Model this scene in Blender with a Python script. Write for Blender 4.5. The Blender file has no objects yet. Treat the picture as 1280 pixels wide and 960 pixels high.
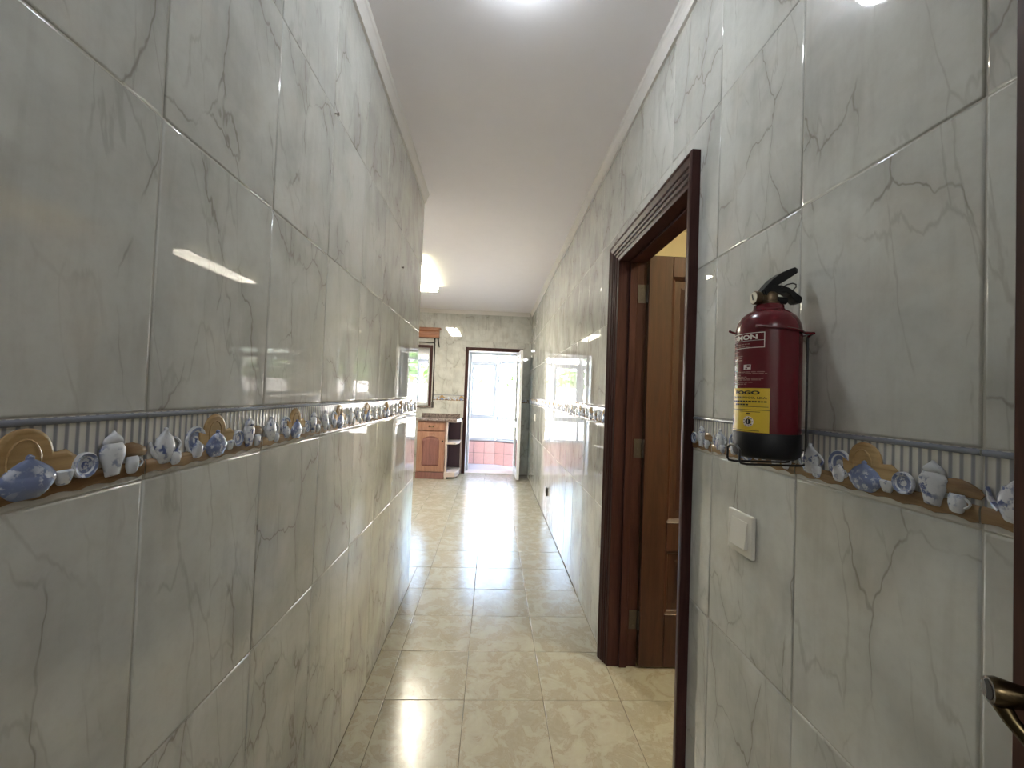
import bpy, bmesh, math, random
from mathutils import Vector, Matrix
random.seed(7)
S = bpy.context.scene
C = S.collection
PI = math.pi

# ------------------------------------------------------------------ camera
H = 1.2917                       # eye height, metres
F_PX, YAW, PITCH, ROLL = 522.42, 0.0461, 0.0245, 0.0367
def world_dir(X, Y, Z):
    c, s = math.cos(PITCH), math.sin(PITCH); Y, Z = c*Y - s*Z, s*Y + c*Z
    c, s = math.cos(YAW), math.sin(YAW); X, Y = c*X + s*Y, -s*X + c*Y
    return Vector((X, Y, Z))
cam = bpy.data.cameras.new('camera'); cam_o = bpy.data.objects.new('camera', cam); C.objects.link(cam_o)
cam.sensor_fit = 'HORIZONTAL'; cam.sensor_width = 36.0; cam.lens = F_PX/1280*36.0
cam.clip_start = 0.01; cam.clip_end = 200
cr, sr = math.cos(ROLL), math.sin(ROLL)
right, up, fwd = world_dir(cr, 0, sr), world_dir(-sr, 0, cr), world_dir(0, 1, 0)
m3 = Matrix((right, up, -fwd)).transposed()
cam_o.matrix_world = Matrix.Translation((0, 0, H)) @ m3.to_4x4()
S.camera = cam_o

# ------------------------------------------------------------------ sky, lamps, exposure
SKY = 0.75
KITCHEN_LAMP, CORRIDOR_LAMP, SIDE_LAMP, ENTRY_FILL = 10.0, 22.0, 17.0, 8.6
w = bpy.data.worlds.new('sky'); S.world = w; w.use_nodes = True
nt = w.node_tree; nt.nodes.clear()
sky = nt.nodes.new('ShaderNodeTexSky'); sky.sky_type = 'NISHITA'; sky.sun_disc = False
sky.sun_elevation = math.radians(48); sky.sun_rotation = math.radians(200); sky.dust_density = 3.0; sky.air_density = 1.2
bg = nt.nodes.new('ShaderNodeBackground'); bg.inputs['Strength'].default_value = SKY
wo = nt.nodes.new('ShaderNodeOutputWorld')
nt.links.new(sky.outputs[0], bg.inputs[0]); nt.links.new(bg.outputs[0], wo.inputs[0])
sun = bpy.data.lights.new('sun', 'SUN'); sun.energy = 1.7; sun.angle = math.radians(0.6); sun.color = (1, .95, .86)
sun_o = bpy.data.objects.new('sun', sun); C.objects.link(sun_o)
sun_o.rotation_euler = (math.radians(42), 0, math.radians(-20)); sun_o.location = (3, -5, 8)
S.view_settings.view_transform = 'Standard'; S.view_settings.look = 'None'
S.view_settings.gamma = 1.0; S.view_settings.use_curve_mapping = False
S.view_settings.exposure = 3.15

# ------------------------------------------------------------------ materials
def srgb(r, g, b):
    f = lambda c: c/12.92 if c <= .04045 else ((c+.055)/1.055)**2.4
    return (f(r/255), f(g/255), f(b/255), 1)
class NT:
    def __init__(self, name):
        self.m = bpy.data.materials.new(name); self.m.use_nodes = True
        self.t = self.m.node_tree; self.n = self.t.nodes; self.n.clear()
        self.out = self.n.new('ShaderNodeOutputMaterial')
        self.b = self.n.new('ShaderNodeBsdfPrincipled'); self.l(self.b.outputs[0], self.out.inputs[0])
    def l(self, a, b): self.t.links.new(a, b)
    def set(self, sock, v):
        if hasattr(v, 'links') or hasattr(v, 'is_linked'): self.l(v, sock)
        else: sock.default_value = v
    def coord(self, random_offset=True):
        c = self.n.new('ShaderNodeTexCoord').outputs['Object']
        if not random_offset: return c
        oi = self.n.new('ShaderNodeObjectInfo').outputs['Random']
        v = self.n.new('ShaderNodeCombineXYZ')
        for i, k in enumerate((37.0, 61.0, 23.0)): self.l(self.math('MULTIPLY', oi, k), v.inputs[i])
        a = self.n.new('ShaderNodeVectorMath'); a.operation = 'ADD'; self.l(c, a.inputs[0]); self.l(v.outputs[0], a.inputs[1])
        return a.outputs[0]
    def scale(self, vec, s):
        a = self.n.new('ShaderNodeVectorMath'); a.operation = 'MULTIPLY'; self.l(vec, a.inputs[0]); a.inputs[1].default_value = s
        return a.outputs[0]
    def math(self, op, a, b=0.0, c=None):
        n = self.n.new('ShaderNodeMath'); n.operation = op
        self.set(n.inputs[0], a); self.set(n.inputs[1], b)
        if c is not None: self.set(n.inputs[2], c)
        return n.outputs[0]
    def noise(self, vec, scale, detail=3, rough=.5, dist=0.0):
        n = self.n.new('ShaderNodeTexNoise'); self.l(vec, n.inputs['Vector'])
        n.inputs['Scale'].default_value = scale; n.inputs['Detail'].default_value = detail
        n.inputs['Roughness'].default_value = rough; n.inputs['Distortion'].default_value = dist
        return n.outputs['Fac']
    def ramp(self, fac, stops):
        r = self.n.new('ShaderNodeMapRange'); r.interpolation_type = 'SMOOTHSTEP'; self.l(fac, r.inputs[0])
        r.inputs[1].default_value, r.inputs[2].default_value, r.inputs[3].default_value, r.inputs[4].default_value = stops
        return r.outputs[0]
    def mix(self, fac, a, b):
        m = self.n.new('ShaderNodeMix'); m.data_type = 'RGBA'
        self.set(m.inputs[0], fac); self.set(m.inputs[6], a); self.set(m.inputs[7], b)
        return m.outputs[2]
    def bump(self, h, strength, dist=.001):
        b = self.n.new('ShaderNodeBump'); b.inputs['Strength'].default_value = strength; b.inputs['Distance'].default_value = dist
        self.l(h, b.inputs['Height']); self.l(b.outputs[0], self.b.inputs['Normal'])
    def p(self, **k):
        for a, v in k.items(): self.set(self.b.inputs[{'base': 'Base Color', 'rough': 'Roughness', 'metal': 'Metallic', 'ior': 'IOR', 'coat': 'Coat Weight', 'spec': 'Specular IOR Level'}[a]], v)
        return self

def plain(name, col, rough=.5, metal=0.0, var=.06, vscale=12, bump=0.0, bscale=60):
    t = NT(name); c = t.coord(False)
    n = t.noise(c, vscale, 3)
    dark = tuple(x*(1-var) for x in col[:3])+(1,); lite = tuple(min(1, x*(1+var)) for x in col[:3])+(1,)
    t.p(base=t.mix(n, dark, lite), rough=rough, metal=metal)
    if bump: t.bump(t.noise(c, bscale, 3), bump)
    return t.m

def marble(name, base, cloud, vein, warm, rough=.022):
    t = NT(name); c = t.coord(True)
    low = t.noise(c, 5.0, 3, .55, .4)
    col = t.mix(t.ramp(low, (.35, .68, 0, 1)), base, cloud)
    col = t.mix(t.math('MULTIPLY', t.ramp(t.noise(c, 9, 4), (.5, .75, 0, 1)), .35), col, warm)
    mp = t.n.new('ShaderNodeMapping'); t.l(c, mp.inputs[0]); mp.inputs['Rotation'].default_value = (0, math.radians(24), 0); mp.inputs['Scale'].default_value = (2.1, 1, .95); cs = mp.outputs[0]
    def warp(v, k, sc):                                   # jagged displacement of the lookup point
        nz = t.n.new('ShaderNodeTexNoise'); t.l(v, nz.inputs['Vector']); nz.inputs['Scale'].default_value = sc; nz.inputs['Detail'].default_value = 5; nz.inputs['Roughness'].default_value = .54
        a = t.n.new('ShaderNodeVectorMath'); a.operation = 'MULTIPLY_ADD'; t.l(nz.outputs['Color'], a.inputs[0]); a.inputs[1].default_value = (k, k, k); t.l(v, a.inputs[2])
        return a.outputs[0]
    def crackle(v, sc):
        vo = t.n.new('ShaderNodeTexVoronoi'); vo.feature = 'DISTANCE_TO_EDGE'; t.l(v, vo.inputs['Vector']); vo.inputs['Scale'].default_value = sc
        return vo.outputs['Distance']
    e1 = crackle(warp(cs, .30, 2.6), 2.3)                 # long branching veins
    v1 = t.ramp(e1, (.0, .011, 1, 0)); halo = t.ramp(e1, (0, .09, 1, 0))
    brk = t.ramp(t.noise(c, 5.0, 3), (.40, .56, 0, 1))
    e2 = crackle(warp(t.scale(cs, (1.3, 1, .6)), .24, 4.0), 4.2)   # fine hair veins
    v2 = t.math('MULTIPLY', t.ramp(e2, (0, .026, 1, 0)), t.ramp(t.noise(c, 7.0, 2), (.42, .58, 0, 1)))
    m2 = t.n.new('ShaderNodeMapping'); t.l(c, m2.inputs[0]); m2.inputs['Rotation'].default_value = (0, math.radians(-33), 0); m2.inputs['Scale'].default_value = (13, 1, 1.7)
    st = t.ramp(t.noise(m2.outputs[0], 1.6, 5, .6, .3), (.48, .72, 0, 1))        # faint slanting streaks
    col = t.mix(t.math('MULTIPLY', st, .17), col, vein)
    fine = t.ramp(t.noise(c, 60, 4, .65), (.40, .70, 0, 1)); col = t.mix(t.math('MULTIPLY', fine, .07), col, vein)
    col = t.mix(t.math('MULTIPLY', t.math('MULTIPLY', halo, brk), .17), col, vein)
    col = t.mix(t.math('MULTIPLY', t.math('MULTIPLY', v1, brk), .66), col, vein)
    col = t.mix(t.math('MULTIPLY', v2, .27), col, vein)
    t.p(base=col, rough=rough, ior=1.56)
    t.bump(t.noise(c, 10, 1), .02, .001)
    return t.m

def wood(name, a, b, rough=.3, axis='z', bump=.15, scale=1.0, spec=.5):
    t = NT(name); c = t.coord(False)
    sc = {'z': (22, 22, 1.6), 'x': (1.6, 22, 22), 'y': (22, 1.6, 22)}[axis]
    cs = t.scale(c, tuple(k*scale for k in sc))
    n = t.noise(cs, 1.6, 6, .6, .8); n2 = t.noise(cs, 9, 3)
    col = t.mix(t.ramp(n, (.3, .7, 0, 1)), a, b)
    col = t.mix(t.math('MULTIPLY', t.ramp(n2, (.5, .7, 0, 1)), .35), col, tuple(x*.6 for x in a[:3])+(1,))
    t.p(base=col, rough=rough, spec=spec); t.bump(n2, bump, .0006)
    return t.m

def emit(name, col, strength):
    t = NT(name); t.p(base=(.8, .8, .8, 1)); t.b.inputs['Emission Color'].default_value = col+(1,)
    t.b.inputs['Emission Strength'].default_value = strength
    return t.m

def glass_pane(name, tint=(1, 1, 1)):
    m = bpy.data.materials.new(name); m.use_nodes = True; t = m.node_tree; t.nodes.clear()
    o = t.nodes.new('ShaderNodeOutputMaterial'); mx = t.nodes.new('ShaderNodeMixShader')
    tr = t.nodes.new('ShaderNodeBsdfTransparent'); tr.inputs[0].default_value = tint+(1,)
    gl = t.nodes.new('ShaderNodeBsdfGlossy'); gl.inputs['Roughness'].default_value = .01
    fr = t.nodes.new('ShaderNodeFresnel'); fr.inputs[0].default_value = 1.5
    t.links.new(fr.outputs[0], mx.inputs[0]); t.links.new(tr.outputs[0], mx.inputs[1]); t.links.new(gl.outputs[0], mx.inputs[2]); t.links.new(mx.outputs[0], o.inputs[0])
    return m

M = {}
M['tile'] = marble('marble_tile', (.625, .628, .590, 1), (.50, .50, .468, 1), (.23, .205, .17, 1), (.60, .555, .485, 1))
M['grout'] = plain('wall_grout', (.50, .48, .43, 1), .8)
M['paint'] = plain('ceiling_paint', (.86, .83, .86, 1), .75, var=.02, bump=.05)
M['cornice'] = plain('cornice_paint', (.72, .69, .665, 1), .6, var=.02)
M['roompaint'] = plain('side_room_paint', (.80, .73, .54, 1), .8, var=.02)
M['outer'] = plain('plaster', (.72, .70, .66, 1), .9)
M['mahog'] = wood('mahogany_casing', (.040, .015, .014, 1), (.068, .028, .024, 1), .4, spec=.14)
M['doorwood'] = wood('mahogany_door', (.038, .013, .009, 1), (.070, .025, .016, 1), .3)
M['cabwood'] = wood('cabinet_wood', (.30, .145, .095, 1), (.42, .225, .155, 1), .35)
M['cabdark'] = wood('cabinet_panel_wood', (.20, .085, .075, 1), (.28, .125, .105, 1), .35)
M['pelmet'] = wood('pelmet_wood', (.26, .10, .05, 1), (.38, .17, .09, 1), .4, axis='x')
M['shelfpaint'] = plain('shelf_laminate', (.62, .52, .47, 1), .4)
M['shelfdark'] = plain('dark_shelf_back', (.10, .055, .075, 1), .5)
M['alu'] = plain('white_aluminium', (.80, .81, .83, 1), .3, var=.02)
M['alushade'] = plain('shaded_aluminium', (.46, .465, .49, 1), .35, var=.02)  # white veranda frames, their backlit shade put into the colour
M['plastic'] = plain('white_plastic', (.72, .69, .62, 1), .35, var=.01)
M['black'] = plain('black_plastic', (.006, .006, .007, 1), .5)
M['black'].node_tree.nodes['Principled BSDF'].inputs['Specular IOR Level'].default_value = .3
M['blackwire'] = plain('black_wire', (.015, .014, .014, 1), .3)
M['redpaint'] = plain('red_paint', (.110, .006, .012, 1), .22, var=.03)
M['brassdark'] = plain('antique_brass', (.085, .062, .032, 1), .26, 1.0, var=.25, vscale=40)
M['steel'] = plain('dark_steel', (.25, .22, .2, 1), .35, 1.0)
M['brassvalve'] = plain('valve_metal', (.12, .085, .05, 1), .4, .8)
M['yellow'] = plain('yellow_label', (.72, .50, .04, 1), .4)
M['print_white'] = plain('white_print', (.78, .70, .66, 1), .5)
M['print_dim'] = plain('faded_print', (.34, .16, .14, 1), .5)
M['print_black'] = plain('black_print', (.012, .011, .011, 1), .5)
M['dial'] = plain('gauge_dial', (.62, .58, .46, 1), .4)
M['glass'] = glass_pane('clear_glass')
M['doorglass'] = glass_pane('greenish_glass', (.86, .95, .95))
M['pink'] = plain('pink_tile', (.66, .36, .32, 1), .12, var=.1, vscale=30)
M['pinkgrout'] = plain('dark_joint', (.20, .13, .12, 1), .8)
M['verfloor'] = plain('veranda_floor_tile', (.50, .53, .60, 1), .25, var=.08)
M['sillstone'] = plain('pale_marble_sill', (.72, .71, .70, 1), .12, var=.08, vscale=20)
M['hollow_shade'] = plain('hollow_end_shade', (.03, .025, .02, 1), .8)
M['socket'] = plain('dark_plate', (.05, .04, .035, 1), .4)
M['lampbody'] = plain('lamp_housing', (.75, .74, .70, 1), .4)
M['klamp'] = emit('fluorescent_diffuser', (1.0, .93, .76), KITCHEN_LAMP)
M['klamp_side'] = emit('fluorescent_side', (1.0, .93, .55), 1.6)
M['clamp'] = emit('corridor_diffuser', (.86, .94, 1.0), CORRIDOR_LAMP)
M['fill_lamp'] = emit('entry_fill_globe', (.95, .98, 1.0), ENTRY_FILL)  # glow of the added fill lamp behind the viewer
M['slamp'] = emit('side_room_globe', (1.0, .86, .58), SIDE_LAMP)
M['leaf'] = plain('hedge_leaf', (.075, .15, .03, 1), .5, var=.5, vscale=3)
M['bark'] = plain('bark', (.10, .075, .05, 1), .9, var=.3)
M['lawn'] = plain('yard_paving', (.42, .41, .38, 1), .9, var=.1, vscale=2)
M['rooftile'] = plain('clay_roof', (.42, .18, .10, 1), .8, var=.2)
M['crock'] = None

def floor_mat():
    t = NT('cream_floor_tile'); c = t.coord(True)
    a = t.noise(c, 11, 6, .65, .7); b = t.noise(c, 24, 5, .65, .5)
    col = t.mix(t.ramp(a, (.35, .68, 0, 1)), (.43, .41, .335, 1), (.345, .315, .243, 1))
    col = t.mix(t.math('MULTIPLY', t.ramp(b, (.5, .72, 0, 1)), .55), col, (.47, .452, .385, 1))
    v = t.ramp(t.math('ABSOLUTE', t.math('SUBTRACT', a, .52)), (0, .03, 1, 0))
    col = t.mix(t.math('MULTIPLY', v, .35), col, (.27, .21, .135, 1))
    t.p(base=col, rough=t.ramp(b, (.3, .7, .15, .25)), ior=1.5)
    h = t.math('ADD', t.noise(c, 95, 3, .6), t.math('MULTIPLY', t.noise(c, 16, 2), 1.2))
    t.bump(h, .22, .0011)
    return t.m
M['floor'] = floor_mat()
M['floorgrout'] = plain('floor_joint', (.12, .095, .07, 1), .8)

def crock_mat(name, base, blue, amount):
    t = NT(name); c = t.coord(True)
    n = t.noise(c, 90, 3, .6); n2 = t.noise(c, 38, 2)
    f = t.math('MULTIPLY', t.ramp(n, (.5, .6, 0, 1)), t.ramp(n2, (.5-amount*.3, .62, 0, 1)))
    t.p(base=t.mix(f, base, blue), rough=.06, ior=1.52)
    return t.m
M['crock'] = crock_mat('blue_white_glaze', (.60, .62, .66, 1), (.10, .13, .28, 1), .35)
M['crockblue'] = crock_mat('blue_glaze', (.17, .21, .36, 1), (.60, .64, .72, 1), .6)
M['board'] = wood('tan_board_glaze', (.33, .205, .09, 1), (.50, .345, .165, 1), .05, 'x', .02)
M['shelfglaze'] = wood('brown_shelf_glaze', (.17, .095, .045, 1), (.34, .22, .115, 1), .07, 'x', .02)
M['rail'] = plain('blue_grey_glaze', (.20, .215, .26, 1), .07, var=.15, vscale=40)
def stripe_mat():
    t = NT('striped_glaze'); c = t.coord(False)
    sx = t.n.new('ShaderNodeSeparateXYZ'); t.l(c, sx.inputs[0])
    s = t.math('SINE', t.math('MULTIPLY', sx.outputs[0], 2*PI/.01297))
    low = t.math('LESS_THAN', sx.outputs[2], -.022)
    f = t.math('MULTIPLY', t.ramp(s, (-.1, .9, 0, 1)), t.math('SUBTRACT', 1.0, low))
    t.p(base=t.mix(f, (.60, .585, .54, 1), (.25, .255, .28, 1)), rough=.06, ior=1.52)
    t.bump(s, .25, .001)
    return t.m
M['stripe'] = stripe_mat()

def granite():
    t = NT('brown_granite'); c = t.coord(False)
    a = t.noise(c, 60, 5, .7); b = t.noise(c, 140, 2)
    col = t.mix(t.ramp(a, (.4, .6, 0, 1)), (.28, .22, .20, 1), (.10, .075, .07, 1))
    col = t.mix(t.ramp(b, (.6, .7, 0, 1)), col, (.55, .48, .45, 1))
    t.p(base=col, rough=.1); return t.m
M['granite'] = granite()

# ------------------------------------------------------------------ mesh helpers
class MB:
    def __init__(self): self.v = []; self.f = []; self.mi = []; self.sm = []; self.xf = None; self.cur = 0
    def add(self, vs, fs, smooth=False):
        o = len(self.v)
        for p in vs:
            p = Vector(p)
            if self.xf: p = self.xf @ p
            self.v.append(p)
        for f in fs: self.f.append([i+o for i in f]); self.mi.append(self.cur); self.sm.append(smooth)
    def box(self, x0, x1, y0, y1, z0, z1):
        self.add([(x0, y0, z0), (x1, y0, z0), (x1, y1, z0), (x0, y1, z0), (x0, y0, z1), (x1, y0, z1), (x1, y1, z1), (x0, y1, z1)],
                 [(0, 3, 2, 1), (4, 5, 6, 7), (0, 1, 5, 4), (1, 2, 6, 5), (2, 3, 7, 6), (3, 0, 4, 7)])
    def tube(self, pts, r, n=8, cap=True):
        pts = [Vector(p) for p in pts]; rs = r if isinstance(r, (list, tuple)) else [r]*len(pts)
        vs = []; prev = None
        for i, p in enumerate(pts):
            d = (pts[min(i+1, len(pts)-1)]-pts[max(i-1, 0)]).normalized()
            if prev is None: a = d.orthogonal().normalized()
            else: a = (prev-d*prev.dot(d)).normalized()
            prev = a; b = d.cross(a)
            for k in range(n):
                t = 2*PI*k/n; vs.append(p+(a*math.cos(t)+b*math.sin(t))*rs[i])
        fs = []
        for i in range(len(pts)-1):
            for k in range(n):
                k2 = (k+1) % n; fs.append((i*n+k, i*n+k2, (i+1)*n+k2, (i+1)*n+k))
        if cap: fs.append(tuple(reversed(range(n)))); fs.append(tuple(range((len(pts)-1)*n, len(pts)*n)))
        self.add(vs, fs, True)
    def lathe(self, prof, n=24, center=(0, 0, 0), axis='z', closed_top=True):
        vs = []; c = Vector(center)
        for r, z in prof:
            for k in range(n):
                t = 2*PI*k/n; a, b = r*math.cos(t), r*math.sin(t)
                vs.append(c+Vector({'z': (a, b, z), 'x': (z, a, b), 'y': (b, z, a)}[axis]))
        fs = []
        for i in range(len(prof)-1):
            for k in range(n):
                k2 = (k+1) % n; fs.append((i*n+k, i*n+k2, (i+1)*n+k2, (i+1)*n+k))
        fs.append(tuple(reversed(range(n)))); fs.append(tuple(range((len(prof)-1)*n, len(prof)*n)))
        self.add(vs, fs, True)
    def prism(self, poly, y0, y1, plane='xz'):
        n = len(poly)
        mk = {'xz': lambda a, b, d: (a, d, b), 'xy': lambda a, b, d: (a, b, d), 'yz': lambda a, b, d: (d, a, b)}[plane]
        self.add([mk(a, b, y0) for a, b in poly]+[mk(a, b, y1) for a, b in poly],
                 [tuple(range(n)), tuple(reversed(range(n, 2*n)))]+[(i, n+i, n+(i+1) % n, (i+1) % n) for i in range(n)])
    def mesh(self, name, mats, off=(0, 0, 0), bevel=0.0, angle=35, segs=1):
        me = bpy.data.meshes.new(name); o = Vector(off)
        me.from_pydata([tuple(p-o) for p in self.v], [], self.f)
        for m in (mats if isinstance(mats, (list, tuple)) else [mats]): me.materials.append(m)
        me.polygons.foreach_set('material_index', self.mi); me.polygons.foreach_set('use_smooth', self.sm)
        bm = bmesh.new(); bm.from_mesh(me)
        bmesh.ops.recalc_face_normals(bm, faces=bm.faces)
        if bevel:
            es = [e for e in bm.edges if len(e.link_faces) == 2 and e.calc_face_angle(0) > math.radians(40)]
            bmesh.ops.bevel(bm, geom=es, offset=bevel, segments=segs, affect='EDGES', profile=.6, clamp_overlap=True)
        bm.to_mesh(me); bm.free()
        if any(self.sm): me.set_sharp_from_angle(angle=math.radians(angle))
        me.update(); return me
    def build(self, name, mats, parent=None, loc=None, **k):
        off = world_loc(parent) if parent else (loc or (0, 0, 0))
        o = bpy.data.objects.new(name, self.mesh(name, mats, off, **k)); C.objects.link(o)
        if parent: o.parent = parent
        else: o.location = off
        return o
def world_loc(o):
    p = Vector((0, 0, 0))
    while o: p += o.location; o = o.parent
    return p
def tag(o, label=None, cat=None, group=None, kind=None):
    for k, v in (('label', label), ('category', cat), ('group', group), ('kind', kind)):
        if v: o[k] = v
    return o
def thing(name, loc, label, cat, group=None, kind=None):
    o = bpy.data.objects.new(name, None); C.objects.link(o); o.location = loc; o.empty_display_size = .05
    return tag(o, label, cat, group, kind)
def boxo(name, b, mat, parent=None, bevel=0.0, **k):
    m = MB(); m.box(*b); return m.build(name, mat, parent, bevel=bevel, **k)
def struct(name, boxes, mat, label, cat):
    m = MB()
    for b in boxes: m.box(*b)
    return tag(m.build(name, mat), label, cat, kind='structure')

# ------------------------------------------------------------------ dimensions of the place
XL, XR, YB = -.504, .600, 6.743          # tiled faces: corridor left, right, kitchen back wall
YC = 2.816                               # end of the left corridor wall
TW = .3113                               # wall tile width
YL0, YR0 = .6366-3*TW-.0, .4845-4*TW     # first joints behind the camera
ZB0, ZB1 = 1.1476, 1.2463                # picture border
ZR = [0, ZB0-.4356, ZB0, ZB1, ZB1+.4378, ZB1+.8756, 2.62]
ZC = 2.618                                # ceiling
JOINT = .0018

# ------------------------------------------------------------------ tiles (front at local y=0, body behind)
def offset_poly(p, d):
    n = len(p); out = []
    for i in range(n):
        a, b, c = Vector(p[i-1]), Vector(p[i]), Vector(p[(i+1) % n])
        e1, e2 = (b-a).normalized(), (c-b).normalized()
        n1, n2 = Vector((-e1.y, e1.x)), Vector((-e2.y, e2.x))
        k = n1+n2; out.append(b+k*(d/max(.2, (1+n1.dot(n2)))))
    return out
def tile_mb(poly, ring=.0032, depth=.0024, thick=.006, mb=None):
    """pillow-edged tile from a counter-clockwise outline in local xz"""
    m = mb or MB(); n = len(poly); base = len(m.v)
    rings = [(poly, thick), (poly, depth), (offset_poly(poly, ring*.35), depth*.42), (offset_poly(poly, ring), 0.0), (offset_poly(poly, ring+.001), 0.0)]
    vs = []
    for pts, y in rings: vs += [(q[0], y, q[1]) for q in pts]
    fs = []
    for r in range(len(rings)-1):
        for i in range(n):
            j = (i+1) % n; fs.append((r*n+i, r*n+j, (r+1)*n+j, (r+1)*n+i))
    fs.append(tuple(range((len(rings)-1)*n, len(rings)*n)))
    m.add(vs, fs, True); return m
_tm = {}
def tile_mesh(w_, h_, mat, key):
    k = (round(w_, 4), round(h_, 4), key)
    if k not in _tm:
        a, b = w_/2-JOINT/2, h_/2-JOINT/2
        _tm[k] = tile_mb([(-a, -b), (a, -b), (a, b), (-a, b)]).mesh(key, mat, angle=80)
    return _tm[k]
def put(name, me, parent, loc, rz, tilt=0.0):
    o = bpy.data.objects.new(name, me); C.objects.link(o); o.parent = parent; o.location = loc
    o.rotation_euler = (random.uniform(-tilt, tilt), random.uniform(-tilt*.2, tilt*.2), rz+random.uniform(-tilt, tilt)); return o
TILT = .0011

# ------------------------------------------------------------------ the picture border: relief crockery
def lens(prof, u, depth, n=12, y0=0.0):
    """a moulded half-body; prof = [(v, half width, depth factor)]"""
    m = MB(); vs = []; fs = []
    for v, hw, k in prof:
        for i in range(n+1):
            if i in (0, n): vs.append((u+hw*(-1 if i == 0 else 1), y0, v)); continue
            t = -1+2*(i-1)/(n-2); vs.append((u+hw*t, y0-(depth*k-.0012)*math.sqrt(max(0, 1-t*t))-.0016, v))
    for r in range(len(prof)-1):
        for i in range(n): fs.append((r*(n+1)+i, r*(n+1)+i+1, (r+1)*(n+1)+i+1, (r+1)*(n+1)+i))
    m.add(vs, fs, True); return m
def disc(u, v, r, depth, y0=0.0, n=18, sx=1.0):
    m = MB(); vs = []; fs = []
    prof = [(1, 0), (.98, .8), (.9, 1), (.68, .75), (.6, .35), (.3, .3), (.05, .3)]
    for k, h in prof:
        for i in range(n):
            t = 2*PI*i/n; vs.append((u+r*k*math.cos(t)*sx, y0-depth*h, v+r*k*math.sin(t)))
    for a in range(len(prof)-1):
        for i in range(n):
            j = (i+1) % n; fs.append((a*n+i, a*n+j, (a+1)*n+j, (a+1)*n+i))
    fs.append(tuple(range((len(prof)-1)*n, len(prof)*n))); m.add(vs, fs, True)
    for q in (2, 4): m.mi[q*n:(q+1)*n] = [1]*n
    return m
W2, V0 = TW/2, -(ZB1-ZB0)/2              # local border coordinates: u from -W2, v from V0
U = lambda u: u-W2
V = lambda v: v+V0
def border_items():
    it = []
    L = lambda p, u, d, y0=0: lens([(V(v), h, k) for v, h, k in p], U(u), d, 12, y0)
    # cutting board with shoulders, and its raised oval
    b = MB(); pts = []
    for k in range(15):
        t = PI*k/14; pts.append((U(.152)+.030*math.cos(t), V(.058)+.030*math.sin(t)))
    pl = [(U(.126), V(.022)), (U(.200), V(.022)), (U(.213), V(.048)), (U(.196), V(.060))]+pts+[(U(.110), V(.058)), (U(.112), V(.040))]
    tile_mb(pl, .004, .002, .0045, b); b.xf = Matrix.Translation((0, -.0038, 0)); b2 = MB()
    for v in b.v: v.y -= .0040
    for k in range(24):
        pass
    ov = [(U(.150)+.017*math.cos(2*PI*k/20), -.0042, V(.052)+.024*math.sin(2*PI*k/20)) for k in range(21)]
    b2.tube(ov, .0011, 5, False)
    b.xf = None; b.add([tuple(v) for v in b2.v], b2.f, True)
    it.append(('cutting_board', b, 'board'))
    loaf = L([(.036, .026, .3), (.042, .030, 1), (.048, .026, 1), (.054, .014, .7), (.057, .004, .1)], .285, .004); 
    it.append(('bread_loaf', loaf, 'shelfglaze'))
    tp = L([(.017, .010, .3), (.020, .015, .7), (.032, .0205, 1), (.044, .0215, 1), (.054, .017, .9), (.058, .0165, .75), (.060, .012, .7), (.066, .006, .5), (.068, .003, .7), (.072, .003, .6), (.0735, .001, .1)], .037, .0065)
    hd = MB(); hd.tube([(U(.056)+.012*math.sin(PI*k/8), -.002, V(.032)+.024*k/8) for k in range(9)], .0022, 6)
    hd.tube([(U(.020), -.002, V(.030)), (U(.011), -.003, V(.040)), (U(.007), -.002, V(.054))], [.004, .003, .002], 6)
    tp.add([tuple(v) for v in hd.v], hd.f, True); it.append(('teapot', tp, 'crock'))
    c1 = L([(.013, .005, .3), (.016, .008, .8), (.024, .0105, 1), (.032, .010, .9), (.034, .009, .4)], .056, .0055, -.003); it.append(('cup', c1, 'crock'))
    it.append(('plate', disc(U(.104), V(.046), .024, .004), 'crock'))
    cr = L([(.016, .006, .3), (.019, .009, .8), (.028, .0125, 1), (.036, .011, 1), (.041, .006, .8), (.044, .003, .6), (.046, .001, .1)], .105, .006, -.003)
    hd = MB(); hd.tube([(U(.117)+.006*math.sin(PI*k/6), -.004, V(.024)+.013*k/6) for k in range(7)], .0015, 5); cr.add([tuple(v) for v in hd.v], hd.f, True)
    it.append(('creamer', cr, 'crock'))
    tu = L([(.011, .012, .3), (.014, .018, .7), (.024, .028, 1), (.032, .031, 1), (.034, .0315, .85), (.036, .0285, .8), (.044, .022, .85), (.051, .011, .7), (.054, .004, .6), (.057, .004, .7), (.0595, .001, .1)], .155, .0075, -.003)
    it.append(('tureen', tu, 'crockblue'))
    it.append(('bowl', L([(.018, .005, .3), (.020, .007, .8), (.028, .011, 1), (.034, .0125, 1), (.036, .012, .3)], .193, .005, -.003), 'crock'))
    it.append(('small_plate', disc(U(.218), V(.037), .0165, .0045, -.003, 16), 'crock'))
    it.append(('ginger_jar', L([(.016, .009, .3), (.018, .0105, .8), (.030, .013, 1), (.042, .0185, 1), (.052, .0190, 1), (.058, .014, .9), (.060, .0145, .6), (.062, .0150, .85), (.067, .012, .8), (.071, .006, .7), (.073, .003, .6), (.076, .001, .1)], .257, .007, -.002), 'crock'))
    c2 = L([(.014, .005, .3), (.017, .008, .8), (.026, .0105, 1), (.035, .010, .9), (.038, .008, .3)], .287, .0055, -.003)
    hd = MB(); hd.tube([(U(.297)+.006*math.sin(PI*k/6), -.005, V(.022)+.012*k/6) for k in range(7)], .0016, 5); c2.add([tuple(v) for v in hd.v], hd.f, True)
    it.append(('small_cup', c2, 'crock'))
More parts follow.
